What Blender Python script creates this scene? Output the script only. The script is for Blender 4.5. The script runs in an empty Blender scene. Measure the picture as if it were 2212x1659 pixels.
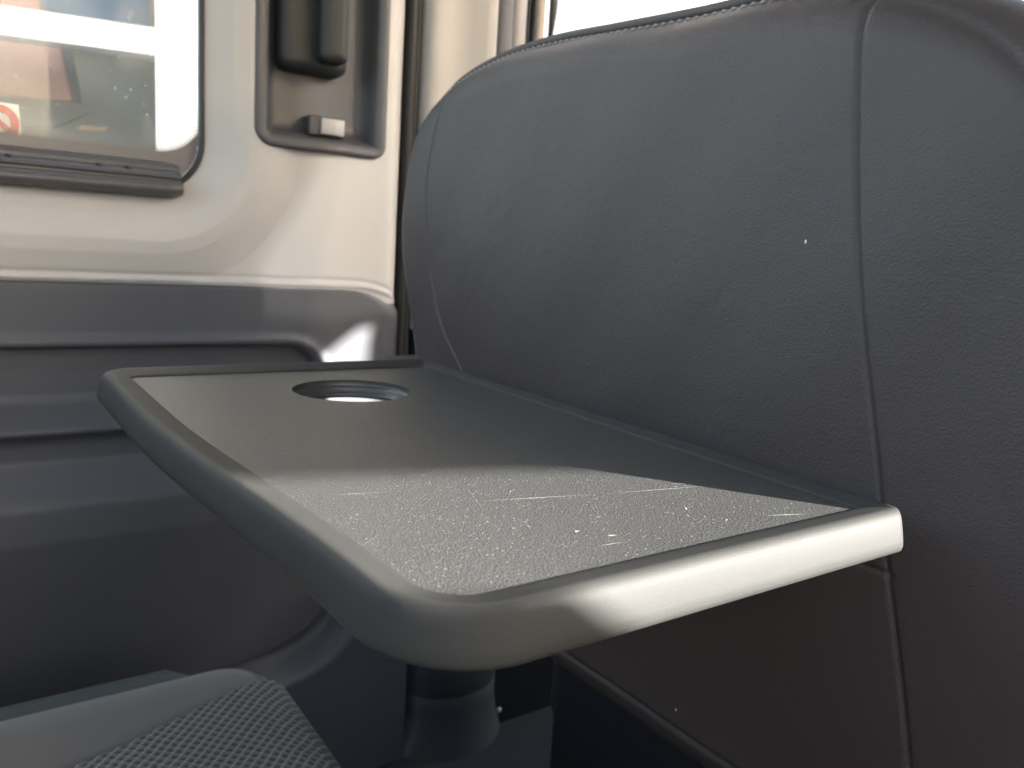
import bpy, bmesh, math, random
import numpy as np
from mathutils import Vector, Matrix
random.seed(7)
S = bpy.context.scene
C = S.collection

# ------------------------------------------------------------------ camera, sky, sun, exposure
RX, RY, RZ = (0.8198147, -0.0440686, 0.5709307), (-0.5689649, -0.1752965, 0.8034613), (0.0646747, -0.9835299, -0.1687841)
cam = bpy.data.cameras.new('camera'); co = bpy.data.objects.new('camera', cam); C.objects.link(co)
co.matrix_world = Matrix(((RX[0], -RX[1], -RX[2], 0), (RY[0], -RY[1], -RY[2], 0), (RZ[0], -RZ[1], -RZ[2], 0), (0, 0, 0, 1)))
cam.sensor_width = 36; cam.lens = 1744 / 2212 * 36; cam.clip_start = 0.01; cam.clip_end = 500
cam.dof.use_dof = True; cam.dof.focus_distance = 0.36; cam.dof.aperture_fstop = 15
S.camera = co
SUN_EL, SUN_AZ = 18.0, math.atan2(-0.8, 0.6)           # direction to the sun: (0.6,-0.8) and 18 degrees up
sdir = Vector((0.6 * math.cos(math.radians(SUN_EL)), -0.8 * math.cos(math.radians(SUN_EL)), math.sin(math.radians(SUN_EL))))
w = bpy.data.worlds.new('World'); S.world = w; w.use_nodes = True
nt = w.node_tree; bg = nt.nodes['Background']
sky = nt.nodes.new('ShaderNodeTexSky'); sky.sky_type = 'NISHITA'; sky.sun_disc = False
sky.sun_elevation = math.radians(SUN_EL); sky.sun_rotation = math.atan2(sdir.x, sdir.y)
sky.dust_density = 4.0; sky.ozone_density = 0.3
nt.links.new(sky.outputs[0], bg.inputs[0]); bg.inputs[1].default_value = 0.15
sl = bpy.data.lights.new('sun', 'SUN'); sl.energy = 5.0; sl.angle = math.radians(0.5); sl.color = (1, 0.965, 0.91)
so = bpy.data.objects.new('sun', sl); C.objects.link(so)
so.rotation_euler = (-sdir).to_track_quat('-Z', 'Y').to_euler()
S.view_settings.view_transform = 'Standard'; S.view_settings.look = 'None'
S.view_settings.exposure = 3.0; S.view_settings.gamma = 1; S.view_settings.use_curve_mapping = False
S.render.engine = 'CYCLES'
S.cycles.use_denoising = True; S.cycles.max_bounces = 8; S.cycles.diffuse_bounces = 4; S.cycles.transparent_max_bounces = 12
S.cycles.sample_clamp_indirect = 6

# ------------------------------------------------------------------ measuring: a ray of the photograph on a real plane
def ray(u, v):
    c = (u - 1106, v - 829.5, 1744)
    return Vector((sum(a * b for a, b in zip(RX, c)), sum(a * b for a, b in zip(RY, c)), sum(a * b for a, b in zip(RZ, c))))
W = 0.95                                                # the side wall stands at y = W
def wl(u, v, y=W):
    d = ray(u, v); d *= y / d.y; return d.x, d.z
def xz(pts, y=W): return [wl(u, v, y) for u, v in pts]

# ------------------------------------------------------------------ materials
def mat(name, col, rough=0.5, bump=0.0, bscale=600, btype='noise', var=0.0, spec=0.5, vscale=4, metal=0, coat=0, bdist=0.0006, sheen=0):
    m = bpy.data.materials.new(name); m.use_nodes = True
    n = m.node_tree; b = n.nodes['Principled BSDF']
    b.inputs['Base Color'].default_value = (*col, 1); b.inputs['Roughness'].default_value = rough
    b.inputs['Specular IOR Level'].default_value = spec; b.inputs['Metallic'].default_value = metal
    if sheen: b.inputs['Sheen Weight'].default_value = sheen; b.inputs['Sheen Roughness'].default_value = .5
    tc = n.nodes.new('ShaderNodeTexCoord')
    if var:
        no = n.nodes.new('ShaderNodeTexNoise'); no.inputs['Scale'].default_value = vscale; no.inputs['Detail'].default_value = 5
        n.links.new(tc.outputs['Object'], no.inputs['Vector'])
        mr = n.nodes.new('ShaderNodeMapRange'); mr.inputs[3].default_value = 1 - var; mr.inputs[4].default_value = 1 + var
        n.links.new(no.outputs[0], mr.inputs[0])
        mx = n.nodes.new('ShaderNodeVectorMath'); mx.operation = 'SCALE'; mx.inputs[0].default_value = col
        n.links.new(mr.outputs[0], mx.inputs['Scale']); n.links.new(mx.outputs[0], b.inputs['Base Color'])
        mr2 = n.nodes.new('ShaderNodeMapRange'); mr2.inputs[3].default_value = rough * (1 - var * .6); mr2.inputs[4].default_value = rough * (1 + var * .6)
        n.links.new(no.outputs[0], mr2.inputs[0]); n.links.new(mr2.outputs[0], b.inputs['Roughness'])
    if bump:
        if btype == 'noise':
            t = n.nodes.new('ShaderNodeTexNoise'); t.inputs['Detail'].default_value = 3; out = t.outputs[0]
        else:
            t = n.nodes.new('ShaderNodeTexVoronoi'); t.feature = 'SMOOTH_F1'; out = t.outputs['Distance']
        t.inputs['Scale'].default_value = bscale
        n.links.new(tc.outputs['Object'], t.inputs['Vector'])
        bp = n.nodes.new('ShaderNodeBump'); bp.inputs['Strength'].default_value = bump; bp.inputs['Distance'].default_value = bdist
        n.links.new(out, bp.inputs['Height']); n.links.new(bp.outputs[0], b.inputs['Normal'])
    return m
M = {}
M['beige'] = mat('beige_plastic', (.435, .41, .39), .55, .25, 900, var=.04)
M['trim'] = mat('dark_trim_plastic', (.062, .062, .072), .5, .5, 700, var=.12, spec=.5)
M['trim_low'] = mat('dark_lower_plastic', (.040, .045, .058), .5, .4, 700, var=.15)
M['bezel'] = mat('grey_bezel_plastic', (.056, .054, .060), .5, .3, 900, var=.05)
M['black'] = mat('black_plastic', (.018, .020, .023), .5, .1, 900, spec=.35)
M['rubber'] = mat('black_rubber', (.010, .010, .011), .5, .2, 500)
M['frame'] = mat('window_frame_plastic', (.075, .07, .072), .42, .2, 700, var=.08)
M['frit'] = mat('frit_band', (.15, .135, .135), .4)
M['leather'] = mat('seat_leather', (.053, .0425, .0405), .52, .4, 700, 'noise', var=.12, bdist=.0008, spec=.42)
n = M['leather'].node_tree; b = n.nodes['Principled BSDF']
tc = n.nodes.new('ShaderNodeTexCoord'); v1 = n.nodes.new('ShaderNodeTexVoronoi'); v1.feature = 'DISTANCE_TO_EDGE'; v1.inputs['Scale'].default_value = 520
wp_ = n.nodes.new('ShaderNodeTexNoise'); wp_.inputs['Scale'].default_value = 26; wp_.inputs['Detail'].default_value = 4; wp_.inputs['Distortion'].default_value = .6
dn = n.nodes.new('ShaderNodeTexNoise'); dn.inputs['Scale'].default_value = 500
mvx = n.nodes.new('ShaderNodeVectorMath'); mvx.operation = 'MULTIPLY_ADD'; mvx.inputs[1].default_value = (.004, .004, .004)
n.links.new(tc.outputs['Object'], dn.inputs['Vector']); n.links.new(dn.outputs['Color'], mvx.inputs[0]); n.links.new(tc.outputs['Object'], mvx.inputs[2])
n.links.new(mvx.outputs[0], v1.inputs['Vector']); n.links.new(tc.outputs['Object'], wp_.inputs['Vector'])
b1 = n.nodes.new('ShaderNodeBump'); b1.inputs['Strength'].default_value = .45; b1.inputs['Distance'].default_value = .0006
b2 = n.nodes.new('ShaderNodeBump'); b2.inputs['Strength'].default_value = .30; b2.inputs['Distance'].default_value = .003
n.links.new(wp_.outputs[0], b2.inputs['Height']); n.links.new(v1.outputs[0], b1.inputs['Height'])
old = b.inputs['Normal'].links[0].from_node
n.links.new(b2.outputs[0], b1.inputs['Normal']); n.links.new(b1.outputs[0], old.inputs['Normal'])
M['thread'] = mat('grey_thread', (.30, .27, .27), .7)
M['tray'] = mat('tray_plastic', (.057, .057, .056), .35, .30, 2400, var=.10, vscale=9)
M['fabric'] = mat('woven_seat_border', (.095, .091, .083), .9, .5, 1500, sheen=.3)
M['grey_pl'] = mat('light_grey_plastic', (.33, .31, .31), .5)
M['chrome'] = mat('metal_clip', (.5, .5, .5), .25, metal=1)
M['lint'] = mat('pale_lint', (.7, .7, .68), .8)
M['white_wall'] = mat('white_facade', (.8, .8, .78), .8, .2, 20, var=.03)
M['pink'] = mat('rose_blind', (.28, .19, .165), .8, var=.08)
M['backing'] = mat('dim_room', (.25, .245, .215), .8, var=.5, vscale=2.2)
M['asphalt'] = mat('grey_ground', (.16, .16, .15), .9, .3, 30, var=.1)
M['tan'] = mat('tan_board', (.20, .17, .12), .7)
M['steel'] = mat('grey_panel', (.10, .105, .10), .6)
M['white'] = mat('white_paint', (.8, .8, .78), .5)
M['red'] = mat('red_paint', (.62, .05, .03), .5)
M['yellow'] = mat('yellow_paint', (.6, .5, .03), .5)
M['liner'] = mat('headliner_cloth', (.40, .395, .39), .95)
M['carpet'] = mat('floor_mat', (.014, .015, .018), .9, .5, 300)
M['tan_pl'] = mat('tan_strip', (.36, .29, .24), .5)

# ------------------------------------------------------------------ mesh helpers
def obj(name, bm, m, parent=None, smooth=True, label=None, autos=None):
    me = bpy.data.meshes.new(name); bm.to_mesh(me); bm.free()
    for mm in (m if isinstance(m, (list, tuple)) else [m]): me.materials.append(mm)
    if smooth:
        for p in me.polygons: p.use_smooth = True
        if autos: me.set_sharp_from_angle(angle=math.radians(autos))
    o = bpy.data.objects.new(name, me); C.objects.link(o)
    if parent is not None: o.parent = parent
    if label: o['label'] = label
    return o
def npobj(name, V, F, m, parent=None, autos=None):
    me = bpy.data.meshes.new(name); me.from_pydata([tuple(v) for v in V], [], [tuple(f) for f in F]); me.materials.append(m)
    for p in me.polygons: p.use_smooth = True
    if autos: me.set_sharp_from_angle(angle=math.radians(autos))
    o = bpy.data.objects.new(name, me); C.objects.link(o)
    if parent is not None: o.parent = parent
    return o
def thing(name, label, cat, loc=(0, 0, 0), group=None):
    o = bpy.data.objects.new(name, None); C.objects.link(o); o.empty_display_size = .05
    o['label'] = label; o['category'] = cat
    if group: o['group'] = group
    return o
def tag(o, label, cat, group=None):
    o['label'] = label; o['category'] = cat
    if group: o['group'] = group
    return o
def struct(o): o['kind'] = 'structure'; return o
def rings(rs, close=True, cap0=False, cap1=False, bm=None):
    bm = bm or bmesh.new(); L = []
    for r in rs: L.append([bm.verts.new(p) for p in r])
    n = len(rs[0])
    for a, b in zip(L, L[1:]):
        for i in range(n if close else n - 1):
            j = (i + 1) % n
            try: bm.faces.new((a[i], a[j], b[j], b[i]))
            except ValueError: pass
    if cap0: bm.faces.new(L[0][::-1])
    if cap1: bm.faces.new(L[-1])
    bm.normal_update()
    return bm
def recalc(bm): bmesh.ops.recalc_face_normals(bm, faces=bm.faces[:]); return bm
def box(bm, x0, x1, y0, y1, z0, z1, bev=0.0, seg=2):
    vs = [bm.verts.new((x, y, z)) for x in (x0, x1) for y in (y0, y1) for z in (z0, z1)]
    F = [(0, 1, 3, 2), (4, 6, 7, 5), (0, 4, 5, 1), (2, 3, 7, 6), (0, 2, 6, 4), (1, 5, 7, 3)]
    fs = [bm.faces.new([vs[i] for i in f]) for f in F]
    if bev:
        es = list({e for f in fs for e in f.edges})
        bmesh.ops.bevel(bm, geom=es, offset=bev, segments=seg, affect='EDGES', profile=.5)
    return bm
def rrect(x0, x1, y0, y1, r, t=0, n=14):
    """rounded rectangle; r = radii at (x0y0, x1y0, x1y1, x0y1); inset by t"""
    pts = []
    cs = [(x0, y0, 1, 1, 180), (x1, y0, -1, 1, 270), (x1, y1, -1, -1, 0), (x0, y1, 1, -1, 90)]
    for (x, y, sx, sy, a0), rr in zip(cs, r):
        q = max(rr - t, .0015); cx = x + sx * (t + q); cy = y + sy * (t + q)
        for k in range(n + 1):
            a = math.radians(a0 + 90 * k / n)
            pts.append((cx + q * math.cos(a), cy + q * math.sin(a)))
    return pts
def tube(bm, path, r, n=8, cap=True):
    rs = []
    P = [Vector(p) for p in path]
    for i, p in enumerate(P):
        t = (P[min(i + 1, len(P) - 1)] - P[max(i - 1, 0)]).normalized()
        a = t.orthogonal().normalized() if i == 0 else (a0 - t * a0.dot(t)).normalized()
        a0 = a; b = t.cross(a)
        rr = r[i] if isinstance(r, (list, tuple)) else r
        rs.append([p + (a * math.cos(k * 2 * math.pi / n) + b * math.sin(k * 2 * math.pi / n)) * rr for k in range(n)])
    return rings(rs, cap0=cap, cap1=cap, bm=bm)
def sheet(bm, pts, y, thick=0.0, n=(0, 1, 0)):
    """polygon given in (x,z) at y, optionally thick towards +y"""
    a = [bm.verts.new((p[0], y, p[1])) for p in pts]; f = bm.faces.new(a)
    if thick:
        b = [bm.verts.new((p[0], y + thick, p[1])) for p in pts]; bm.faces.new(b[::-1])
        for i in range(len(a)): j = (i + 1) % len(a); bm.faces.new((a[i], b[i], b[j], a[j]))
    return bm
def interp(x, xs, ys): return np.interp(x, xs, ys)
def seg_dist(P, A, B):
    A = np.array(A); B = np.array(B); d = B - A
    t = np.clip(((P - A) @ d) / max(d @ d, 1e-12), 0, 1)
    return np.linalg.norm(P - (A + t[..., None] * d), axis=-1)
def poly_dist(P, pts, closed=False):
    D = np.full(P.shape[:-1], 9.); q = list(pts) + ([pts[0]] if closed else [])
    for a, b in zip(q, q[1:]): D = np.minimum(D, seg_dist(P, a, b))
    return D
def catmull(pts, n=8, closed=False):
    P = [np.array(p, float) for p in pts]; out = []; N = len(P)
    for i in range(N if closed else N - 1):
        p0, p1, p2, p3 = [P[(i + k) % N] if closed else P[min(max(i + k, 0), N - 1)] for k in (-1, 0, 1, 2)]
        for k in range(n):
            t = k / n
            out.append(.5 * ((2 * p1) + (-p0 + p2) * t + (2 * p0 - 5 * p1 + 4 * p2 - p3) * t * t + (-p0 + 3 * p1 - 3 * p2 + p3) * t ** 3))
    if not closed: out.append(P[-1])
    return out
def grid_faces(nr, nc, keep=None):
    F = []
    for i in range(nr - 1):
        for j in range(nc - 1):
            if keep is None or keep[i, j]: F.append((i * nc + j, i * nc + j + 1, (i + 1) * nc + j + 1, (i + 1) * nc + j))
    return F
def sstep(a, b, x): t = np.clip((x - a) / (b - a), 0., 1.); return t * t * (3 - 2 * t)

# ------------------------------------------------------------------ SETTING: ground, van floor, roof, cab side
bm = bmesh.new(); box(bm, -60, 60, -60, 60, -1.25, -1.2); struct(obj('ground', bm, M['asphalt'], smooth=False))
bm = bmesh.new(); box(bm, -1.6, 2.6, -.88, 1.12, -.80, -.75); struct(obj('van_floor', bm, M['carpet'], smooth=False))
bm = bmesh.new(); box(bm, -1.6, 1.35, -.98, 1.15, 1.10, 1.14); struct(obj('roof', bm, M['liner'], smooth=False))

# unseen opposite side of the cab, with openings made up to place the sunlight
def to_side(p):                                         # where the sun ray through p crosses the far side
    p = Vector(p); return p + sdir * ((-.90 - p.y) / sdir.y)
tray_lit = [(.04, .345, -.1), (.09, .322, -.1), (.2165, .291, -.1), (.32, .250, -.1), (.50, .19, -.1), (.44, .02, -.2), (.19, .10, -.2), (.185, .14, -.118), (.176, .168, -.118), (.165, .168, -.110), (.146, .176, -.100), (.12, .183, -.100), (.03, .19, -.1)]
h1 = [to_side(p) for p in tray_lit]
def wp(u, v, y=.945): a = wl(u, v, y); return (a[0], y, a[1])
h2 = [to_side(wp(*p)) for p in [(812, 684), (690, 778), (650, 840), (640, 900), (880, 900), (812, 860), (790, 790), (796, 730)]]
h3 = [to_side(wp(*p)) for p in [(712, -160), (708, 330), (690, 385), (655, 450), (615, 505), (585, 560), (565, 610), (560, 680), (740, 690), (872, 665), (884, -160)]]
bm = bmesh.new()
loops = [[(-1.6, -.8), (3.2, -.8), (3.2, 1.14), (-1.6, 1.14)], [(-1.5, .06), (.28, .06), (.28, .92), (-1.5, .92)]] + [[(p.x, p.z) for p in h] for h in (h1, h2, h3)]
es = []
for L in loops:
    vs = [bm.verts.new((a, -.90, b)) for a, b in L]
    es += [bm.edges.new((vs[i], vs[(i + 1) % len(vs)])) for i in range(len(vs))]
bmesh.ops.triangle_fill(bm, edges=es, use_beauty=True)
struct(obj('cab_side_sun_mask', bm, M['liner'], smooth=False))
# added unseen pane that dims the sun through the third opening
m = bpy.data.materials.new('sun_dimmer_pane'); m.use_nodes = True; n = m.node_tree
for x in list(n.nodes):
    if x.type == 'BSDF_PRINCIPLED': n.nodes.remove(x)
tr = n.nodes.new('ShaderNodeBsdfTransparent'); tr.inputs[0].default_value = (.036, .036, .036, 1)
n.links.new(tr.outputs[0], n.nodes['Material Output'].inputs[0]); M['sun_dimmer'] = m
bm = bmesh.new()
xs = [p.x for p in h3]; zs = [p.z for p in h3]
sheet(bm, [(min(xs) - .01, min(zs) - .01), (max(xs) + .01, min(zs) - .01), (max(xs) + .01, max(zs) + .01), (min(xs) - .01, max(zs) + .01)], -.905)
pg = obj('sun_dimmer_pane', bm, M['sun_dimmer'], smooth=False); struct(pg)

# ------------------------------------------------------------------ SLIDING DOOR (upper panel, window, bezel, lower card)
door = thing('sliding_door', 'beige and charcoal inner side of the van door with window and latch handle', 'van door')
wx1, wz0, wr = .243, .036, .055                          # window opening: right edge, lower edge, corner radius
def win_sdf(x, z, r=wr, x1=wx1, z0=wz0):
    qx = x - (x1 - r); qz = (z0 + r) - z
    return np.minimum(np.maximum(qx, qz), 0) + np.hypot(np.maximum(qx, 0), np.maximum(qz, 0)) - r
# beige panel as a modelled sheet
xs = np.concatenate([np.arange(-.9, -.10, .01), np.arange(-.10, .47, .0016), np.arange(.47, .4915, .0010)])
zs = np.concatenate([np.arange(-.11, .36, .0016), np.arange(.36, .75, .01)])
X, Z = np.meshgrid(xs, zs)
d = win_sdf(X, Z)
Yv = W + interp(d, [-.02, 0, .008, .03, .046, .056, .07, .105, .135, .16, .3], [.030, .026, .020, .003, -.006, -.0075, -.006, .004, .001, -.002, -.002])
Yv += .03 * np.clip((X - .455) / .036, 0, 1) ** 3          # rolls back at the door's edge
# bead above the dark card
def card_top(x):                                         # z of the card's upper edge
    return np.where(x < .415, -.0665, -.0665 - .034 * (1 - np.sqrt(np.clip(1 - ((x - .415) / .078) ** 2, 0, 1))) / 1.0)
bz = Z - card_top(X)
Yv += -.003 * np.exp(-((bz - .004) / .0032) ** 2) + .0016 * np.exp(-((bz - .010) / .0022) ** 2)
keep = ~((d[:-1, :-1] < -.0035))
bx0, bx1, bz0 = .2935, .4545, .094
inb = (X > bx0 + .012) & (X < bx1 - .012) & (Z > bz0 + .012)
keep &= ~inb[:-1, :-1]
npobj('upper_panel', np.stack([X, Yv, Z], -1).reshape(-1, 3), grid_faces(*X.shape, keep), M['beige'], door)

# window: frame (frit band + lower rail) and glass
def wring(inset, y, r=None, x1=wx1, z0=wz0):
    r = wr if r is None else r
    p = rrect(-.95, x1, z0, .72, (.02, r, .02, .02), inset)
    return [(a, y, b) for a, b in p]
win = bmesh.new(); rings([wring(-.0045, W + .024), wring(-.002, W + .0205), wring(.000, W + .0205), wring(.0018, W + .0225), wring(.002, W + .029)], bm=win)
fr = obj('window_frame', recalc(win), M['rubber'], door)
# frit: dark band on the glass with a dotted inner border
gy = W + .030
GX, GZ, GR = .2480, .077, .050
fb = bmesh.new()
def ginner(t): return [(a, gy, b) for a, b in rrect(-.95, GX, GZ, .70, (.02, GR, .02, .02), t, 20)]
rings([[(a, gy, b) for a, b in rrect(-.95, wx1 + .014, wz0 - .004, .72, (.02, wr, .02, .02), 0, 20)], ginner(0)], bm=fb)
def along(t, step):
    pts = [Vector((p[0], p[1], p[2])) for p in ginner(t)]
    out = []; acc = 0
    n_ = len(pts)
    for i in range(n_):
        a, b = pts[i], pts[(i + 1) % n_]; L = (b - a).length
        if L < 1e-6: continue
        dirv = (b - a) / L; s = (-acc) % step if acc else 0
        while s < L:
            out.append((a + dirv * s, dirv)); s += step
        acc = (acc + L) % step
    return out
for row in range(5):
    t = .0010 + row * .0021; sz = .00150 * (1 - row * .17)
    for p, dv in along(t, .0034)[row % 2::1]:
        if p.x < -.05 or p.z > .36: continue
        p = p + dv * (.0017 if row % 2 else 0); q = Vector((-dv.z, 0, dv.x))
        fb.faces.new([fb.verts.new(p + v * sz) for v in (dv, q, -dv, -q)])
obj('frit_band', fb, M['frit'], fr, smooth=False)
# lower rail of the window
rl = bmesh.new()
prof = [(.030, .064), (.026, .066), (.018, .063), (.016, .059), (.0165, .056), (.012, .0545), (.006, .052), (.004, .0485), (.0065, .0465), (.0065, .0445), (.001, .043), (-.004, .040), (-.005, .035), (-.002, .030), (.004, .028), (.020, .028)]
rails = []
for x, k in [(-.9, 1), (.1, 1), (.203, 1), (.213, .97), (.2185, .86)]:
    rails.append([(x, W + .012 + (a - .012) * k, .046 + (b - .046) * k + (x - .2) * -.0) for a, b in prof])
rings(rails, close=False, bm=rl)
rl.faces.new([v for v in rl.verts][-len(prof):])
obj('sill_rail', recalc(rl), M['frame'], fr, autos=50)
bm = bmesh.new()
for x in (.055, .135, .163): tube(bm, [(x, W + .012, .0555), (x + .004, W + .010, .0548)], .0018, 8)
obj('rail_clip', bm, M['black'], fr)
# glass
m = bpy.data.materials.new('window_glass'); m.use_nodes = True; n = m.node_tree; n.nodes.clear()
out = n.nodes.new('ShaderNodeOutputMaterial'); tr = n.nodes.new('ShaderNodeBsdfTransparent'); gl = n.nodes.new('ShaderNodeBsdfGlossy'); df = n.nodes.new('ShaderNodeBsdfDiffuse')
tr.inputs[0].default_value = (.88, .89, .86, 1); gl.inputs['Roughness'].default_value = .02; df.inputs[0].default_value = (.8, .8, .78, 1)
fz = n.nodes.new('ShaderNodeFresnel'); fz.inputs[0].default_value = 1.3
m1 = n.nodes.new('ShaderNodeMixShader'); m2 = n.nodes.new('ShaderNodeMixShader')
tc = n.nodes.new('ShaderNodeTexCoord'); no = n.nodes.new('ShaderNodeTexNoise'); no.inputs['Scale'].default_value = 14; no.inputs['Detail'].default_value = 7
mr = n.nodes.new('ShaderNodeMapRange'); mr.inputs[1].default_value = .45; mr.inputs[2].default_value = .8; mr.inputs[3].default_value = .02; mr.inputs[4].default_value = .40
vo = n.nodes.new('ShaderNodeTexVoronoi'); vo.inputs['Scale'].default_value = 90
vr = n.nodes.new('ShaderNodeMapRange'); vr.inputs[1].default_value = .10; vr.inputs[2].default_value = .20; vr.inputs[3].default_value = .28; vr.inputs[4].default_value = 0
no2 = n.nodes.new('ShaderNodeTexNoise'); no2.inputs['Scale'].default_value = 22
gt = n.nodes.new('ShaderNodeMapRange'); gt.inputs[1].default_value = .46; gt.inputs[2].default_value = .62
mu = n.nodes.new('ShaderNodeMath'); mu.operation = 'MULTIPLY'; ad = n.nodes.new('ShaderNodeMath'); ad.operation = 'ADD'
lk = n.links.new
for a in (no, vo, no2): lk(tc.outputs['Object'], a.inputs['Vector'])
lk(no.outputs[0], mr.inputs[0]); lk(vo.outputs['Distance'], vr.inputs[0]); lk(no2.outputs[0], gt.inputs[0])
lk(vr.outputs[0], mu.inputs[0]); lk(gt.outputs[0], mu.inputs[1]); lk(mr.outputs[0], ad.inputs[0]); lk(mu.outputs[0], ad.inputs[1])
lk(fz.outputs[0], m1.inputs[0]); lk(tr.outputs[0], m1.inputs[1]); lk(gl.outputs[0], m1.inputs[2])
lk(ad.outputs[0], m2.inputs[0]); lk(m1.outputs[0], m2.inputs[1]); lk(df.outputs[0], m2.inputs[2]); lk(m2.outputs[0], out.inputs[0])
bm = bmesh.new(); sheet(bm, [(-.95, .045), (.254, .045), (.254, .70), (-.95, .70)], gy + .0015)
gla = obj('window_glass', bm, m, fr, smooth=False)

# latch bezel: rim and dish
bz_m = bmesh.new()
def brg(t, y, dx=0):
    p = rrect(bx0, bx1, bz0, .62, (.020, .016, .02, .02), t, 12)
    return [(a, y, b) for a, b in p]
prof = [(-.0004, W + .004), (-.0002, W - .0078), (.0016, W - .0096), (.004, W - .0100), (.012, W - .0085), (.0150, W - .005), (.0185, W + .004), (.023, W + .014), (.028, W + .0175), (.034, W + .0185)]
rr = [brg(t, y) for t, y in prof]
rings(rr, bm=bz_m, cap1=True)
bez = obj('handle_bezel', recalc(bz_m), M['bezel'], door)
# latch handle: thick dark lever with a raised grip bar
ybk = W + .018
bm = bmesh.new(); sec = []
def lever(x0, x1, zb, ztop, yf, yb, r):
    R_ = []
    for t, y in ((0, yb), (0, yf + r), (r * .3, yf + r * .35), (r, yf), (r + .004, yf - .0008)):
        R_.append([(a, y, b) for a, b in rrect(x0, x1, zb, ztop, (r * 1.6, r * 1.6, r, r), t, 8)])
    return R_
rings(lever(.321, .4045, .182, .56, W - .006, ybk, .009), bm=bm, cap1=True)
hd = obj('latch_handle', recalc(bm), M['black'], bez)
bm = bmesh.new(); rings(lever(.362, .3965, .193, .55, W - .026, W - .004, .006), bm=bm, cap1=True)
obj('grip_bar', recalc(bm), M['black'], hd)
bm = bmesh.new(); box(bm, .358, .402, W - .004, W + .018, .113, .1355, .0022, 3); 
tab = obj('lock_tab', recalc(bm), M['bezel'], bez)
bm = bmesh.new(); box(bm, .3715, .4005, W - .0075, W - .0035, .1150, .1335, .0012, 2); box(bm, .3868, .3876, W - .0079, W - .0070, .1152, .126)
tp = obj('lit_tab_face', recalc(bm), M['grey_pl'], tab)  # pale grey colour stands in for sunlight on the tab's tip

# lower door card: rows of a profile that end on the card's rounded outline
cz = np.concatenate([np.linspace(-.0665, -.105, 46), np.linspace(-.1055, -.20, 80), np.linspace(-.202, -.40, 90), np.linspace(-.402, -.548, 90)])
def card_right(z):
    out = np.full_like(z, .493)
    top = z > -.1005
    out = np.where(top, .415 + .078 * np.sqrt(np.clip(1 - ((z + .1005) / .034) ** 2, 0, 1)), out)
    pts_z = [-.548, -.545, -.538, -.525, -.51, -.49, -.46, -.42, -.36, -.30]
    pts_x = [.275, .30, .335, .365, .385, .402, .418, .428, .436, .44]
    low = np.interp(z, pts_z, pts_x)
    return np.where(z < -.30, low, np.where(z < -.20, .44 + .053 * sstep(-.30, -.20, z), out))
nx = 260
u = np.concatenate([np.linspace(0, .5, 12), np.linspace(.502, 1, nx)])
Rr = card_right(cz)
X = -.9 + u[None, :] * (Rr[:, None] + .9); Z = np.repeat(cz[:, None], len(u), 1)
base = W - .0045
pz = [-.56, -.50, -.42, -.345, -.308, -.300, -.268, -.262, -.243, -.236, -.230, -.226, -.198, -.190, -.165, -.1]
py = [.018, .012, .003, -.004, -.002, .001, .020, .023, .023, .020, .009, .008, .026, .029, .030, .030]
prof_z = np.linspace(-.60, -.08, 1041); prof_y = np.interp(prof_z, pz, py)
kr = np.exp(-(np.arange(-16, 17) / 5.5) ** 2); prof_y = np.convolve(np.pad(prof_y, 16, 'edge'), kr / kr.sum(), 'valid')
rec = np.interp(Z, prof_z, prof_y)
# recess outline: upper edge at z=-.131, rounded to the right end
ex, ez, er = .386, -.1335, .050
qx = X - (ex - er); qz = Z - (ez - er)
sd = np.minimum(np.maximum(qx, qz), 0) + np.hypot(np.maximum(qx, 0), np.maximum(qz, 0)) - er
mask = 1 - sstep(-.006, .0, sd)
lowmask = sstep(-.34, -.28, Z)                       # recess fades into the flat pocket lower down
Yv = base + rec * np.maximum(mask, 1 - lowmask) * np.where(Z < -.33, 1, 1)
Yv += -.003 * np.exp(-((sd - .004) / .006) ** 2) * lowmask
edge = Rr[:, None] - X
Yv += .010 * np.clip(1 - edge / .006, 0, 1) ** 2
Yv += .016 * np.clip(1 - edge / .03, 0, 1) ** 2 * (Z > -.25)
Yv += .006 * np.clip(1 - (Z[0, 0] - Z) / .003, 0, 1) ** 2
Vv = np.stack([X, Yv, Z], -1)
npobj('lower_panel', Vv.reshape(-1, 3), grid_faces(*X.shape), M['trim'], door)

# ------------------------------------------------------------------ LOWER WALL TRIM, below and behind the door card
lt = bmesh.new()
rowsz = np.linspace(-.78, -.20, 60)
rs = []
sw = catmull([(.20, -.602), (.27, -.585), (.34, -.565), (.39, -.535), (.425, -.495), (.445, -.44), (.452, -.36), (.455, -.2)], 6)
X, Z = np.meshgrid(np.arange(-.9, .523, .004), np.arange(-.78, -.15, .004))
P2 = np.stack([X, Z], -1)
ex2, ez2, er2 = .462, -.585, .13
qx = X - (ex2 - er2); qz = (ez2 + er2) - Z
sd = np.minimum(np.maximum(qx, qz), 0) + np.hypot(np.maximum(qx, 0), np.maximum(qz, 0)) - er2
Yv = W + .030 - .034 * sstep(-.034, .004, sd)
wt = npobj('wall_trim', np.stack([X, Yv, Z], -1).reshape(-1, 3), grid_faces(*X.shape), M['trim_low'])
tag(wt, 'dark blue grey plastic wall trim below the door card', 'wall trim')
bm = bmesh.new(); tube(bm, [(.385, W + .03, -.655), (.385, W + .012, -.655), (.385, W + .006, -.657)], [.011, .011, .008], 14)
ck = obj('trim_clip', bm, M['trim_low'], wt)

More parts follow.
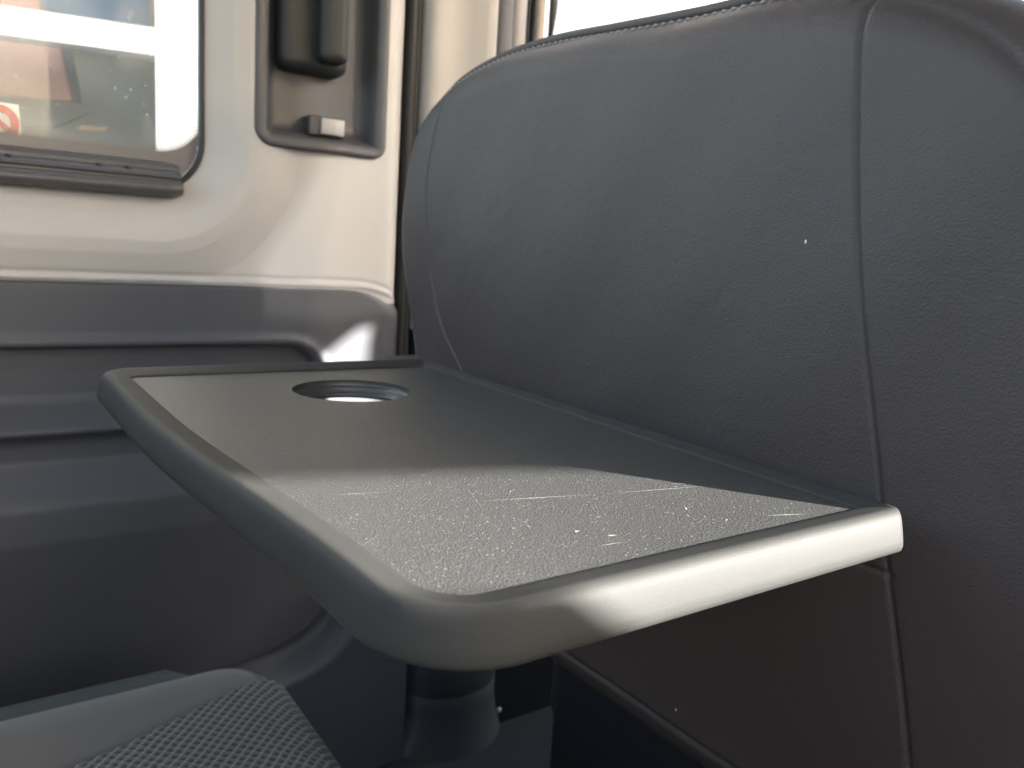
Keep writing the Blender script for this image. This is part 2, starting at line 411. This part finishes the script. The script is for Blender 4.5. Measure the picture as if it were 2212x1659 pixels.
# ------------------------------------------------------------------ PILLAR beside the door: seal, beige cover, front door frame
sb = bmesh.new()
def vstrip(bm, prof, z0, z1): rings([[(x, y, z) for x, y in prof] for z in np.linspace(z0, z1, 24)], close=False, bm=bm)
vstrip(sb, [(.480, W + .06), (.489, W + .045), (.492, W + .020), (.496, W + .013), (.501, W + .013), (.5045, W + .020), (.506, W + .019), (.510, W + .017), (.514, W + .022), (.516, W + .045), (.52, W + .06)], -.75, .9)
tag(obj('door_seal', recalc(sb), M['rubber']), 'black rubber seal strip running up beside the beige pillar', 'door seal')
pil = thing('door_pillar', 'tall beige pillar cover between the black seal and the front window', 'pillar')
pb = bmesh.new()
vstrip(pb, [(.512, W + .05), (.5145, W + .02), (.517, W + .008), (.523, W + .003), (.535, W + .003), (.548, W + .008), (.562, W + .010), (.580, W + .004), (.595, W - .004), (.606, W - .006), (.615, W + .002), (.6185, W + .02), (.620, W + .06)], -.12, .9)
obj('pillar_cover', recalc(pb), M['beige'], pil)
# rounded lower cover with a seam, flaring to the floor
lc = bmesh.new(); L_ = []
for z in [-.10, -.2, -.35, -.5, -.6, -.655, -.6575, -.6595, -.662, -.68, -.69, -.70, -.71, -.72, -.74, -.76]:
    fl = 0 if z > -.68 else ((-.68 - z) / .1) ** 1.6 * .022
    gr = -.0015 if abs(z + .6585) < .0016 else 0
    cx, cy = .608, W + .05; a_, b_ = .084 + fl + gr, .085 + fl + gr
    L_.append([(cx + a_ * math.cos(t), cy - b_ * (abs(math.sin(t)) ** .85), z) for t in np.linspace(math.pi, 0, 40)])
rings(L_, close=False, bm=lc)
obj('lower_pillar_cover', recalc(lc), mat('dark_pillar_plastic', (.022, .025, .030), .62, .2, 500, spec=.35), pil)
bm = bmesh.new(); tube(bm, [(.668, W - .028, -.705), (.669, W - .033, -.700)], .0035, 10)
obj('screw_cap', bm, M['grey_pl'], pil)
# front door frame seen past the pillar
fd = thing('front_door', 'grey window frame strips of the front door behind the seat', 'front door')
bm = bmesh.new(); vstrip(bm, [(.6215, W + .06), (.623, W + .012), (.628, W + .008), (.640, W + .008), (.646, W + .012), (.6475, W + .02)], -.6, .9); obj('window_seal', recalc(bm), mat('seal_grey', (.13, .13, .15), .6, .3, 400), fd)
bm = bmesh.new(); vstrip(bm, [(.6475, W + .04), (.650, W + .016), (.672, W + .018), (.675, W + .03)], -.6, .9); obj('frame_cover', recalc(bm), M['grey_pl'], fd)
bm = bmesh.new(); vstrip(bm, [(.676, W + .04), (.677, W + .02), (.6785, W + .02), (.6795, W + .04)], -.6, .9); vstrip(bm, [(.686, W + .04), (.687, W + .02), (.688, W + .02), (.689, W + .04)], -.6, .9); obj('glass_run', recalc(bm), M['rubber'], fd)
bm = bmesh.new(); vstrip(bm, [(.690, W + .05), (.692, W + .02), (.706, W + .022), (.709, W + .05)], -.6, .9); obj('edge_strip', recalc(bm), M['tan_pl'], fd)
bm = bmesh.new(); sheet(bm, [(.714, .9), (.744, .9), (.733, .33), (.722, .26)], W + .03, .004); obj('mirror_flag', recalc(bm), M['frame'], fd)
bm = bmesh.new(); box(bm, .675, 1.5, W + .0, W + .05, -.78, .06, .01); obj('door_skin', recalc(bm), M['black'], fd)

# ------------------------------------------------------------------ FRONT SEAT with leather back
seat = thing('front_seat', 'front passenger seat seen from behind, dark grey leather back with seams', 'seat')
outl = [(.757, .053), (.762, .006), (.748, -.049), (.722, -.118), (.690, -.20), (.655, -.27), (.625, -.310), (.57, -.330), (.45, -.334), (.30, -.332), (.18, -.326), (.125, -.300), (.105, -.25), (.095, -.15), (.098, -.05), (.110, .03), (.132, .078), (.170, .112), (.225, .137), (.30, .151), (.38, .153), (.46, .157), (.54, .161), (.61, .158), (.675, .146), (.722, .122), (.745, .092)]
OUT = np.array(catmull(outl, 20, True))
# resample by arc length
seg = np.r_[0, np.cumsum(np.linalg.norm(np.diff(np.vstack([OUT, OUT[:1]]), axis=0), axis=1))]
NT = 1100
tt = np.linspace(0, seg[-1], NT, endpoint=False); cl = np.vstack([OUT, OUT[:1]])
B = np.stack([np.interp(tt, seg, cl[:, 0]), np.interp(tt, seg, cl[:, 1])], -1)
cen = np.array([.43, -.08])
s = np.concatenate([np.linspace(0.0, .80, 230)[1:], np.linspace(.80, .93, 60)[1:], np.sin(np.linspace(0, 1, 26)[1:] * math.pi / 2) * .07 + .93])
P = cen + s[:, None, None] * (B[None] - cen)
D = poly_dist(P, [tuple(p) for p in B[::11]], True); D[-1] = 0
rd = .034
prof = -.034 * np.sqrt(np.clip(1 - (1 - np.clip(D / rd, 0, 1)) ** 2, 0, 1)) - .010 * (1 - np.exp(-D / .09))
XX = .412 + prof
XX += .004 * sstep(.05, -.10, P[..., 1]) * 0
seamL = catmull([(.640, .150), (.664, .125), (.678, .075), (.679, .03), (.666, -.03), (.640, -.075), (.600, -.11), (.55, -.16), (.52, -.3)], 8)
pz_ = np.polyfit([.135, .106, .018, -.09, -.143, -.235, -.30], [.256, .249, .236, .213, .196, .170, .158], 3)
seamR = [(float(np.polyval(pz_, z_)), float(z_)) for z_ in np.linspace(.137, -.31, 60)]
seamS = catmull([(.262, .134), (.225, .122), (.190, .102), (.160, .070), (.137, .02), (.122, -.05)], 8)
seamH = [(.193, -.146), (.25, -.142), (.6, -.142)]
seamB = [(.13, -.300), (.2, -.302), (.6, -.304)]
for sm, dp, wd in ((seamL, .0016, .0013), (seamR, .0019, .0011), (seamS, .0016, .003), (seamH, .0012, .0014), (seamB, .0024, .0022)):
    q = poly_dist(P, [tuple(a) for a in sm[::2]] + [tuple(sm[-1])])
    XX += dp * np.exp(-(q / wd) ** 2) 
# soft unevenness of the padding
XX += .0009 * np.sin(P[..., 0] * 23 + 1) * np.sin(P[..., 1] * 19) + .0005 * np.sin(P[..., 0] * 51 + P[..., 1] * 37)
# lower panel sits slightly proud left of the right seam
Vs = np.stack([XX, P[..., 0], P[..., 1]], -1)
# side walls forward
cx_ = .43; side = []
for k, (xf, sc) in enumerate([(.425, 1.0), (.438, .992), (.450, .975), (.460, .94), (.466, .86)]):
    q = cen + sc * (B - cen); side.append(np.stack([np.full(NT, xf), q[:, 0], q[:, 1]], -1))
Vs = np.concatenate([Vs, np.array(side)], 0)
nr = Vs.shape[0]; F = []
idx = np.arange(nr * NT).reshape(nr, NT); a = idx[:-1]; b = np.roll(idx, -1, 1)[:-1]; c2 = np.roll(idx, -1, 1)[1:]; d2 = idx[1:]
F = np.stack([a, d2, c2, b], -1).reshape(-1, 4).tolist()
Vl = Vs.reshape(-1, 3).tolist(); Vl.append((.369, cen[0], cen[1])); Vl.append((.468, cen[0], cen[1])); iC = len(Vl) - 2
for j in range(NT):
    F.append((iC, j, (j + 1) % NT)); F.append((iC + 1, (nr - 1) * NT + (j + 1) % NT, (nr - 1) * NT + j))
bk = npobj('seat_back', Vl, F, M['leather'], seat)
# stitching along the top edge, two rows of short thread loops
st = bmesh.new()
def arc_pts(inset, x_at, i0, i1, step):
    q = []; acc = 0
    for i in range(i0, i1):
        p = B[i % NT]; pn = B[(i + 1) % NT]; t = pn - p; L = np.linalg.norm(t); acc += L
        if acc >= step:
            acc = 0; t /= L; nrm = np.array([t[1], -t[0]]); 
            c = p; 
            if np.dot(nrm, cen - p) < 0: nrm = -nrm
            q.append((c + nrm * inset, t, nrm))
    return q
ya = B[:, 0]; za = B[:, 1]
topi = [i for i in range(NT) if za[i] > .095 and .25 < ya[i] < .76]
i0, i1 = min(topi), max(topi)
for ins in (.0015, .0055):
    xk = .412 - .034 * math.sqrt(1 - (1 - ins / rd) ** 2) - .0008
    for p, t, nrm in arc_pts(ins, 0, i0, i1, .0055):
        a3 = Vector((xk, p[0] - t[0] * .002, p[1] - t[1] * .002)); b3 = Vector((xk - .0005, p[0] + t[0] * .002 + nrm[0] * .0012, p[1] + t[1] * .002 + nrm[1] * .0012))
        tube(st, [a3, (a3 + b3) / 2 + Vector((-.0006, 0, 0)) - Vector((0, nrm[0], nrm[1])) * .0004, b3], [.0007, .0012, .0007], 6)
obj('top_stitching', st, M['thread'], bk)
# piping under the stitching
bm = bmesh.new(); tube(bm, [(.402, *(B[i % NT])) for i in range(i0, i1, 3)], .0042, 8); obj('top_piping', bm, M['leather'], bk)
# plastic shell and seat base below the back
bm = bmesh.new(); box(bm, .50, .56, .20, .60, -.62, -.315, .015, 3); obj('lower_shell', recalc(bm), M['black'], seat)
bm = bmesh.new(); box(bm, .52, .98, .14, .64, -.52, -.34, .03, 4); obj('seat_cushion', recalc(bm), M['leather'], seat)
bm = bmesh.new(); box(bm, .56, .92, .2, .56, -.75, -.50, .01, 2); obj('seat_base', recalc(bm), M['trim_low'], seat)

# ------------------------------------------------------------------ FOLDING TRAY on the seat back
tray = thing('folding_tray', 'scratched dark plastic folding tray table with a round cup hole', 'tray table')
tx0, tx1, ty0, ty1 = .0785, .3350, .168, .607
RAD = (.039, .010, .016, .028)
def tr_(t, z):
    out = []
    for a, b in rrect(tx0, tx1 + .52 * t, ty0, ty1, RAD, t, 20):
        out.append((a, b, z))
    # the left edge bows inwards towards the near corner
    dense = []
    for i, p in enumerate(out):
        q = out[(i + 1) % len(out)]; dense.append(p)
        if (Vector(q) - Vector(p)).length > .1:
            for k in range(1, 24): dense.append(tuple(Vector(p).lerp(Vector(q), k / 24)))
    return [(a + .0155 * float(sstep(.46, .19, b)) * (1 - (a - tx0) / (tx1 - tx0)), b, c) for a, b, c in dense]
prof = [(.0240, -.1180), (.0044, -.1180), (.0022, -.1178), (.0008, -.1168), (.0004, -.1150), (.0009, -.1120), (.0019, -.1080), (.0028, -.1048), (.0036, -.1028), (.0046, -.1013), (.0058, -.1004), (.0072, -.1000), (.0090, -.1003), (.0120, -.1011), (.0160, -.1022), (.0200, -.1032), (.0210, -.1037), (.0214, -.1046)]
bm = bmesh.new(); rings([tr_(t, z) for t, z in prof], bm=bm); rim = obj('tray_rim', recalc(bm), mat('tray_rim_plastic', (.038, .038, .0365), .55, .34, 2400, var=.16, vscale=14, spec=.18, bdist=.0004), tray)
hx, hy, hr = .2262, .5065, .0400
NH = 96
def circ(r, z): return [(hx + r * math.cos(i * 2 * math.pi / NH), hy + r * math.sin(i * 2 * math.pi / NH), z) for i in range(NH)]
def plate(z, inset, name, m_, par, up, r=None):
    bm = bmesh.new(); es = []
    for L in (tr_(inset, z), circ(r or hr, z)):
        vs = []
        for p in L:
            if not vs or (Vector(p) - vs[-1].co).length > 1e-5: vs.append(bm.verts.new(p))
        es += [bm.edges.new((vs[i], vs[(i + 1) % len(vs)])) for i in range(len(vs))]
    bmesh.ops.triangle_fill(bm, edges=es, use_beauty=True)
    bmesh.ops.recalc_face_normals(bm, faces=bm.faces[:])
    bm.normal_update()
    if (bm.faces[:][0].normal.z > 0) != up:
        bmesh.ops.reverse_faces(bm, faces=bm.faces[:])
    return obj(name, bm, m_, par, smooth=False)

# tray surface: pebbled plastic with dust and small nicks
ms = M['tray'].copy(); ms.name = 'tray_surface_plastic'; n = ms.node_tree; b = n.nodes['Principled BSDF']
for l in list(b.inputs['Normal'].links): n.links.remove(l)
tc = n.nodes.new('ShaderNodeTexCoord')
vo = n.nodes.new('ShaderNodeTexVoronoi'); vo.inputs['Scale'].default_value = 1500; vo.feature = 'SMOOTH_F1'
no = n.nodes.new('ShaderNodeTexNoise'); no.inputs['Scale'].default_value = 900; no.inputs['Detail'].default_value = 4
ad = n.nodes.new('ShaderNodeMath'); ad.operation = 'ADD'
bp = n.nodes.new('ShaderNodeBump'); bp.inputs['Strength'].default_value = .6; bp.inputs['Distance'].default_value = .0004
n.links.new(tc.outputs['Object'], vo.inputs['Vector']); n.links.new(tc.outputs['Object'], no.inputs['Vector'])
n.links.new(vo.outputs['Distance'], ad.inputs[0]); n.links.new(no.outputs[0], ad.inputs[1]); n.links.new(ad.outputs[0], bp.inputs['Height']); n.links.new(bp.outputs[0], b.inputs['Normal'])
# dust: sparse pale specks in the base colour
vd = n.nodes.new('ShaderNodeTexVoronoi'); vd.inputs['Scale'].default_value = 430
n.links.new(tc.outputs['Object'], vd.inputs['Vector'])
md = n.nodes.new('ShaderNodeMapRange'); md.inputs[1].default_value = .10; md.inputs[2].default_value = .22; md.inputs[3].default_value = 1; md.inputs[4].default_value = 0
n.links.new(vd.outputs['Distance'], md.inputs[0])
rn = n.nodes.new('ShaderNodeMath'); rn.operation = 'GREATER_THAN'; rn.inputs[1].default_value = .45
sx = n.nodes.new('ShaderNodeSeparateColor'); n.links.new(vd.outputs['Color'], sx.inputs[0]); n.links.new(sx.outputs[0], rn.inputs[0])
mm = n.nodes.new('ShaderNodeMath'); mm.operation = 'MULTIPLY'; n.links.new(md.outputs[0], mm.inputs[0]); n.links.new(rn.outputs[0], mm.inputs[1])
mk = n.nodes.new('ShaderNodeMath'); mk.operation = 'MULTIPLY'; mk.inputs[1].default_value = .6; n.links.new(mm.outputs[0], mk.inputs[0])
mix = n.nodes.new('ShaderNodeMix'); mix.data_type = 'RGBA'
src = b.inputs['Base Color'].links[0].from_socket
n.links.new(src, mix.inputs[6]); mix.inputs[7].default_value = (.30, .29, .26, 1); n.links.new(mk.outputs[0], mix.inputs[0]); n.links.new(mix.outputs[2], b.inputs['Base Color'])
plate(-.1046, .0214, 'tray_surface', ms, tray, True)
plate(-.1180, .0240, 'tray_underside', M['tray'], tray, False, .0415)
# cup hole wall with its steps
bm = bmesh.new()
rings([circ(hr, -.1046), circ(hr + .0004, -.1052), circ(hr + .0002, -.1085), circ(hr - .0002, -.1092), circ(hr - .0024, -.1095), circ(hr - .0028, -.1100), circ(hr - .0028, -.1125), circ(hr - .0036, -.1130), circ(hr - .0050, -.1133), circ(hr - .0056, -.1140), circ(hr - .0056, -.1155), circ(hr - .0050, -.1168), circ(.0415, -.1180)], bm=bm)
obj('cup_ring', recalc(bm), M['tray'], tray, autos=60)
# scratches and nicks, shallow pale marks on the surface
bm = bmesh.new()
def scr(a, b, wd):
    p = ray(*a); p *= -.1044 / p.z; q = ray(*b); q *= -.1044 / q.z
    wd *= .9; d_ = (q - p); s_ = Vector((-d_.y, d_.x, 0)).normalized() * wd; m_ = (p + q) / 2 + s_ * .6
    bm.faces.new([bm.verts.new(v) for v in (p, m_ - s_, q, m_ + s_)])
for a, b_, wd in [((1025, 1083), (1290, 1068), .00028), ((1290, 1068), (1552, 1048), .00022), ((1650, 1114), (1752, 1110), .00035), ((1005, 1050), (1050, 1110), .00006), ((945, 873), (1015, 890), .0003), ((918, 833), (975, 842), .00025), ((880, 843), (893, 853), .0003), ((1310, 1158), (1334, 1156), .0006), ((1242, 1150), (1252, 1146), .0007), ((1478, 1094), (1484, 1102), .0004), ((600, 1100), (650, 1118), .0002), ((1290, 1180), (1350, 1170), .0002), ((760, 1190), (830, 1150), .00008), ((990, 812), (1005, 830), .0003), ((1100, 940), (1180, 952), .00015), ((700, 1070), (860, 1062), .0002), ((1450, 1046), (1520, 1041), .0002)]: scr(a, b_, wd)
for _ in range(150):
    x = random.uniform(.12, .31); y = random.uniform(.20, .46); a_ = random.uniform(0, 6.3); L = random.choice([.0004, .0006, .001, .0016]); w_ = random.uniform(.00012, .0003)
    d_ = Vector((math.cos(a_), math.sin(a_), 0)) * L; s_ = Vector((-math.sin(a_), math.cos(a_), 0)) * w_; c_ = Vector((x, y, -.1044))
    bm.faces.new([bm.verts.new(c_ + v) for v in (d_, s_, -d_, -s_)])
bmesh.ops.recalc_face_normals(bm, faces=bm.faces[:])
obj('scratches', bm, mat('scratch_mark', (.32, .31, .28), .6), tray, smooth=False, label='thin pale scratches and nicks')
# hinge arm between tray and seat
bm = bmesh.new(); box(bm, .27, .385, .30, .44, -.134, -.1178, .003, 2); obj('hinge_bracket', recalc(bm), M['black'], tray)

# ------------------------------------------------------------------ REAR SEAT CUSHION, corner in the foreground
rs_ = thing('rear_seat', 'corner of the rear seat cushion, mesh fabric with plain border', 'seat')
cx0, cx1, cy0, cy1 = -.45, .236, .08, .712
RC = (.03, .03, .055, .03)
def cr(t, z): return [(a, b, z) for a, b in rrect(cx0, cx1, cy0, cy1, RC, t, 16)]
prof = [(.01, -.60), (.004, -.52), (.0, -.47), (.0, -.44), (.003, -.417), (.010, -.402), (.020, -.3935), (.0225, -.3945), (.025, -.3915), (.040, -.3875), (.06, -.386)]
bm = bmesh.new(); rings([cr(t, z) for t, z in prof], bm=bm, cap1=True)
mesh_m = bpy.data.materials.new('mesh_fabric'); mesh_m.use_nodes = True; n = mesh_m.node_tree; b = n.nodes['Principled BSDF']; b.inputs['Roughness'].default_value = .85
obj('cushion', recalc(bm), M['fabric'], rs_)
# mesh fabric centre piece: woven relief, real bumps
gx = np.arange(-.10, .2425, .0008); gy_ = np.arange(.30, .668, .0008)
X, Y = np.meshgrid(gx, gy_)
bnd = interp(X, [-.3, 0, .094, .21, .3], [.55, .575, .600, .646, .66])
def surf_z(x, y):
    t = np.clip(cx1 + .0035 - x, 0, .07)
    z = np.interp(t, [0, .0015, .004, .010, .020, .036, .05, .07], [-.430, -.417, -.406, -.396, -.3875, -.3830, -.3815, -.3808])
    return z
E_ = np.linalg.inv(np.array([[.0047, -.0045], [-.0050, -.0047]]))
la = E_[0, 0] * X + E_[0, 1] * Y; lb = E_[1, 0] * X + E_[1, 1] * Y
la += .05 * np.sin(Y * 160 + 3 * np.sin(X * 60)); lb += .05 * np.sin(X * 140 + 2 * np.sin(Y * 70))
fa = la - np.round(la); fb = lb - np.round(lb)
hole = np.exp(-((np.hypot(fa / .36, fb / .33)) ** 4))
ga = np.abs(fa) - .5; gb = np.abs(fb) - .5
knot = np.exp(-((ga / .13) ** 2 + (fb / .16) ** 2)) * .7 + np.exp(-((gb / .12) ** 2 + (ga / .12) ** 2))
Zt = surf_z(X, Y) - .0011 * hole + .0006 * knot
Zt -= .006 * np.clip(1 - (bnd - Y) / .006, 0, 1) ** 2
keep = (Y < bnd)[:-1, :-1]
mo = npobj('mesh_cover', np.stack([X, Y, Zt], -1).reshape(-1, 3), grid_faces(*X.shape, keep), mesh_m, rs_)
ca = mo.data.color_attributes.new('weave', 'FLOAT_COLOR', 'POINT')
cc = np.clip(1 - hole, 0, 1)[..., None] * np.array([.15, .145, .13]) + hole[..., None] * np.array([.05, .052, .052]) + np.clip(knot, 0, 1)[..., None] * np.array([.26, .255, .24])
ca.data.foreach_set('color', np.concatenate([cc, np.ones_like(cc[..., :1])], -1).astype(np.float32).ravel())
at = n.nodes.new('ShaderNodeAttribute'); at.attribute_name = 'weave'; n.links.new(at.outputs['Color'], b.inputs['Base Color'])

# backrest of the rear seat, behind the camera; it keeps the low light off the tray
bm = bmesh.new(); box(bm, -.60, -.46, -.60, .72, -.50, .16, .05, 4); obj('backrest', recalc(bm), M['fabric'], rs_)

# lower outer side of the cushion on the wall side
bm = bmesh.new(); rings([[(x, y, z) for y, z in [(.700, -.60), (.742, -.60), (.744, -.42), (.738, -.408), (.728, -.402), (.716, -.400), (.700, -.402)]] for x in (-.44, -.1, .10, .15)] + [[(.185, y, z) for y, z in [(.700, -.60), (.720, -.60), (.720, -.44), (.716, -.425), (.712, -.415), (.706, -.412), (.700, -.412)]]], bm=bm, cap0=True, cap1=True)
obj('side_trim', recalc(bm), mat('green_grey_side', (.07, .082, .078), .8, .4, 800), rs_)

# ------------------------------------------------------------------ SMALL THINGS: lint
for (u_, v_), x_, lab in [((1740, 522), .3665, 'tiny pale lint speck on the upper leather back'), ((1460, 1533), .372, 'tiny white lint speck low on the seat back under the tray')]:
    d = ray(u_, v_); d *= x_ / d.x
    bm = bmesh.new(); bmesh.ops.create_icosphere(bm, subdivisions=2, radius=.0008)
    for v in bm.verts: v.co = Vector((v.co.x * .5, v.co.y * .7, v.co.z * 1.3)) * random.uniform(.8, 1.2) + d
    tag(obj('lint_speck', bm, M['lint']), lab, 'lint', 'lint specks on the seat back')

# ------------------------------------------------------------------ OUTSIDE: white shop front across the yard
E1 = Vector((.9727, -.2321, 0)); P0 = ray(330, 200); P0 *= 4.0 / P0.y
NF = Vector((.2321, .9727, 0))
def fac(u, v, off=0.0):
    d = ray(u, v); k = (P0 + NF * off).dot(NF) / d.dot(NF); p = d * k - P0; return p.dot(E1), p.z
def fpoint(s_, z, off): return P0 + E1 * s_ + NF * off + Vector((0, 0, z))
def fbox(bm, s0, s1, z0, z1, o0, o1):
    vs = [bm.verts.new(fpoint(a, c_, b_)) for a in (s0, s1) for b_ in (o0, o1) for c_ in (z0, z1)]
    for f in [(0, 1, 3, 2), (4, 6, 7, 5), (0, 4, 5, 1), (2, 3, 7, 6), (0, 2, 6, 4), (1, 5, 7, 3)]: bm.faces.new([vs[i] for i in f])
shop = thing('white_building', 'sunlit white building front with framed panes outside the door window', 'building')
sR, zT0 = fac(330, 60); sR2, zT1 = fac(331, 118); _, zB = fac(343, 330)
sL = -3.2
bm = bmesh.new()
fbox(bm, sR + .01, 3.0, zB - 1.6, 3.0, 0, .15); fbox(bm, sL, sR + .01, zT1, zT0, 0, .15); fbox(bm, sL, sR + .01, 2.0, 3.0, 0, .15)
obj('facade_frame', recalc(bm), M['white_wall'], shop, smooth=False)
bm = bmesh.new(); fbox(bm, sL, 3.0, -2.0, 3.0, .9, .95); obj('inner_wall', recalc(bm), M['backing'], shop, smooth=False)
def fpoly(bm, px, off, th=.02):
    P_ = [fac(u_, v_, off) for u_, v_ in px]
    a = [bm.verts.new(fpoint(s_, z, off)) for s_, z in P_]; b_ = [bm.verts.new(fpoint(s_, z, off + th)) for s_, z in P_]
    bm.faces.new(a); bm.faces.new(b_[::-1])
    for i in range(len(a)): j = (i + 1) % len(a); bm.faces.new((a[i], b_[i], b_[j], a[j]))
bm = bmesh.new(); fpoly(bm, [(-200, 30), (128, 85), (160, 220), (-200, 185)], .5); fpoly(bm, [(-200, -60), (75, -60), (88, 28), (-200, -10)], .5); obj('rose_blind', recalc(bm), M['pink'], shop, smooth=False)
bm = bmesh.new(); fpoly(bm, [(130, 85), (152, 88), (176, 222), (162, 222)], .48); obj('blind_edge', recalc(bm), M['steel'], shop, smooth=False)
bm = bmesh.new(); fpoly(bm, [(40, 235), (195, 243), (120, 275), (50, 275)], .4); obj('counter', recalc(bm), M['steel'], shop, smooth=False)
bm = bmesh.new(); fpoly(bm, [(170, 270), (232, 275), (230, 285), (168, 281)], .3); obj('tan_board', recalc(bm), M['tan'], shop, smooth=False)
bm = bmesh.new(); fpoly(bm, [(88, -80), (325, -80), (325, 62), (300, 52), (90, 30)], .6); obj('sky_reflection', recalc(bm), mat('sky_reflection', (.13, .18, .24), .6, var=.1), shop, smooth=False)  # blue panel painted as the sky's reflection in the upper pane
# added unseen block that keeps the sun off the building front
bm = bmesh.new(); box(bm, 2.9, 11, -1.3, -1.0, -1.2, 3.6); struct(obj('facade_sun_blocker', bm, M['white_wall'], smooth=False))
# round sticker sign seen through the glass, fixed on the outside of the pane
sg = thing('warning_sticker', 'small white square sticker with a red ring and yellow foot on the window', 'sticker')
def gpt(u_, v_, y): d = ray(u_, v_); d *= y / d.y; return d
ys = gy + .006
bm = bmesh.new(); a = [(-70, 212), (40, 226), (47, 300), (-63, 290)]
sheet(bm, [wl(*p, ys) for p in a], ys, .0006); obj('backing_label', recalc(bm), M['white'], sg, smooth=False)
c0 = wl(-2, 264, ys - .0005); bm = bmesh.new()
ro, ri = .0175, .0098
rings([[(c0[0] + r * math.cos(t), ys - .0004, c0[1] + r * math.sin(t)) for t in np.linspace(0, 2 * math.pi, 48, endpoint=False)] for r in (ro, ri)], bm=bm)
sheet(bm, [(c0[0] - .013, c0[1] + .008), (c0[0] - .009, c0[1] + .0125), (c0[0] + .013, c0[1] - .008), (c0[0] + .009, c0[1] - .0125)], ys - .0004)
obj('red_ring', bm, M['red'], sg, smooth=False)
bm = bmesh.new(); sheet(bm, [wl(*p, ys) for p in [(-64, 277), (46, 289), (47, 300), (-63, 290)]], ys - .0003, 0); obj('yellow_foot', bm, M['yellow'], sg, smooth=False)
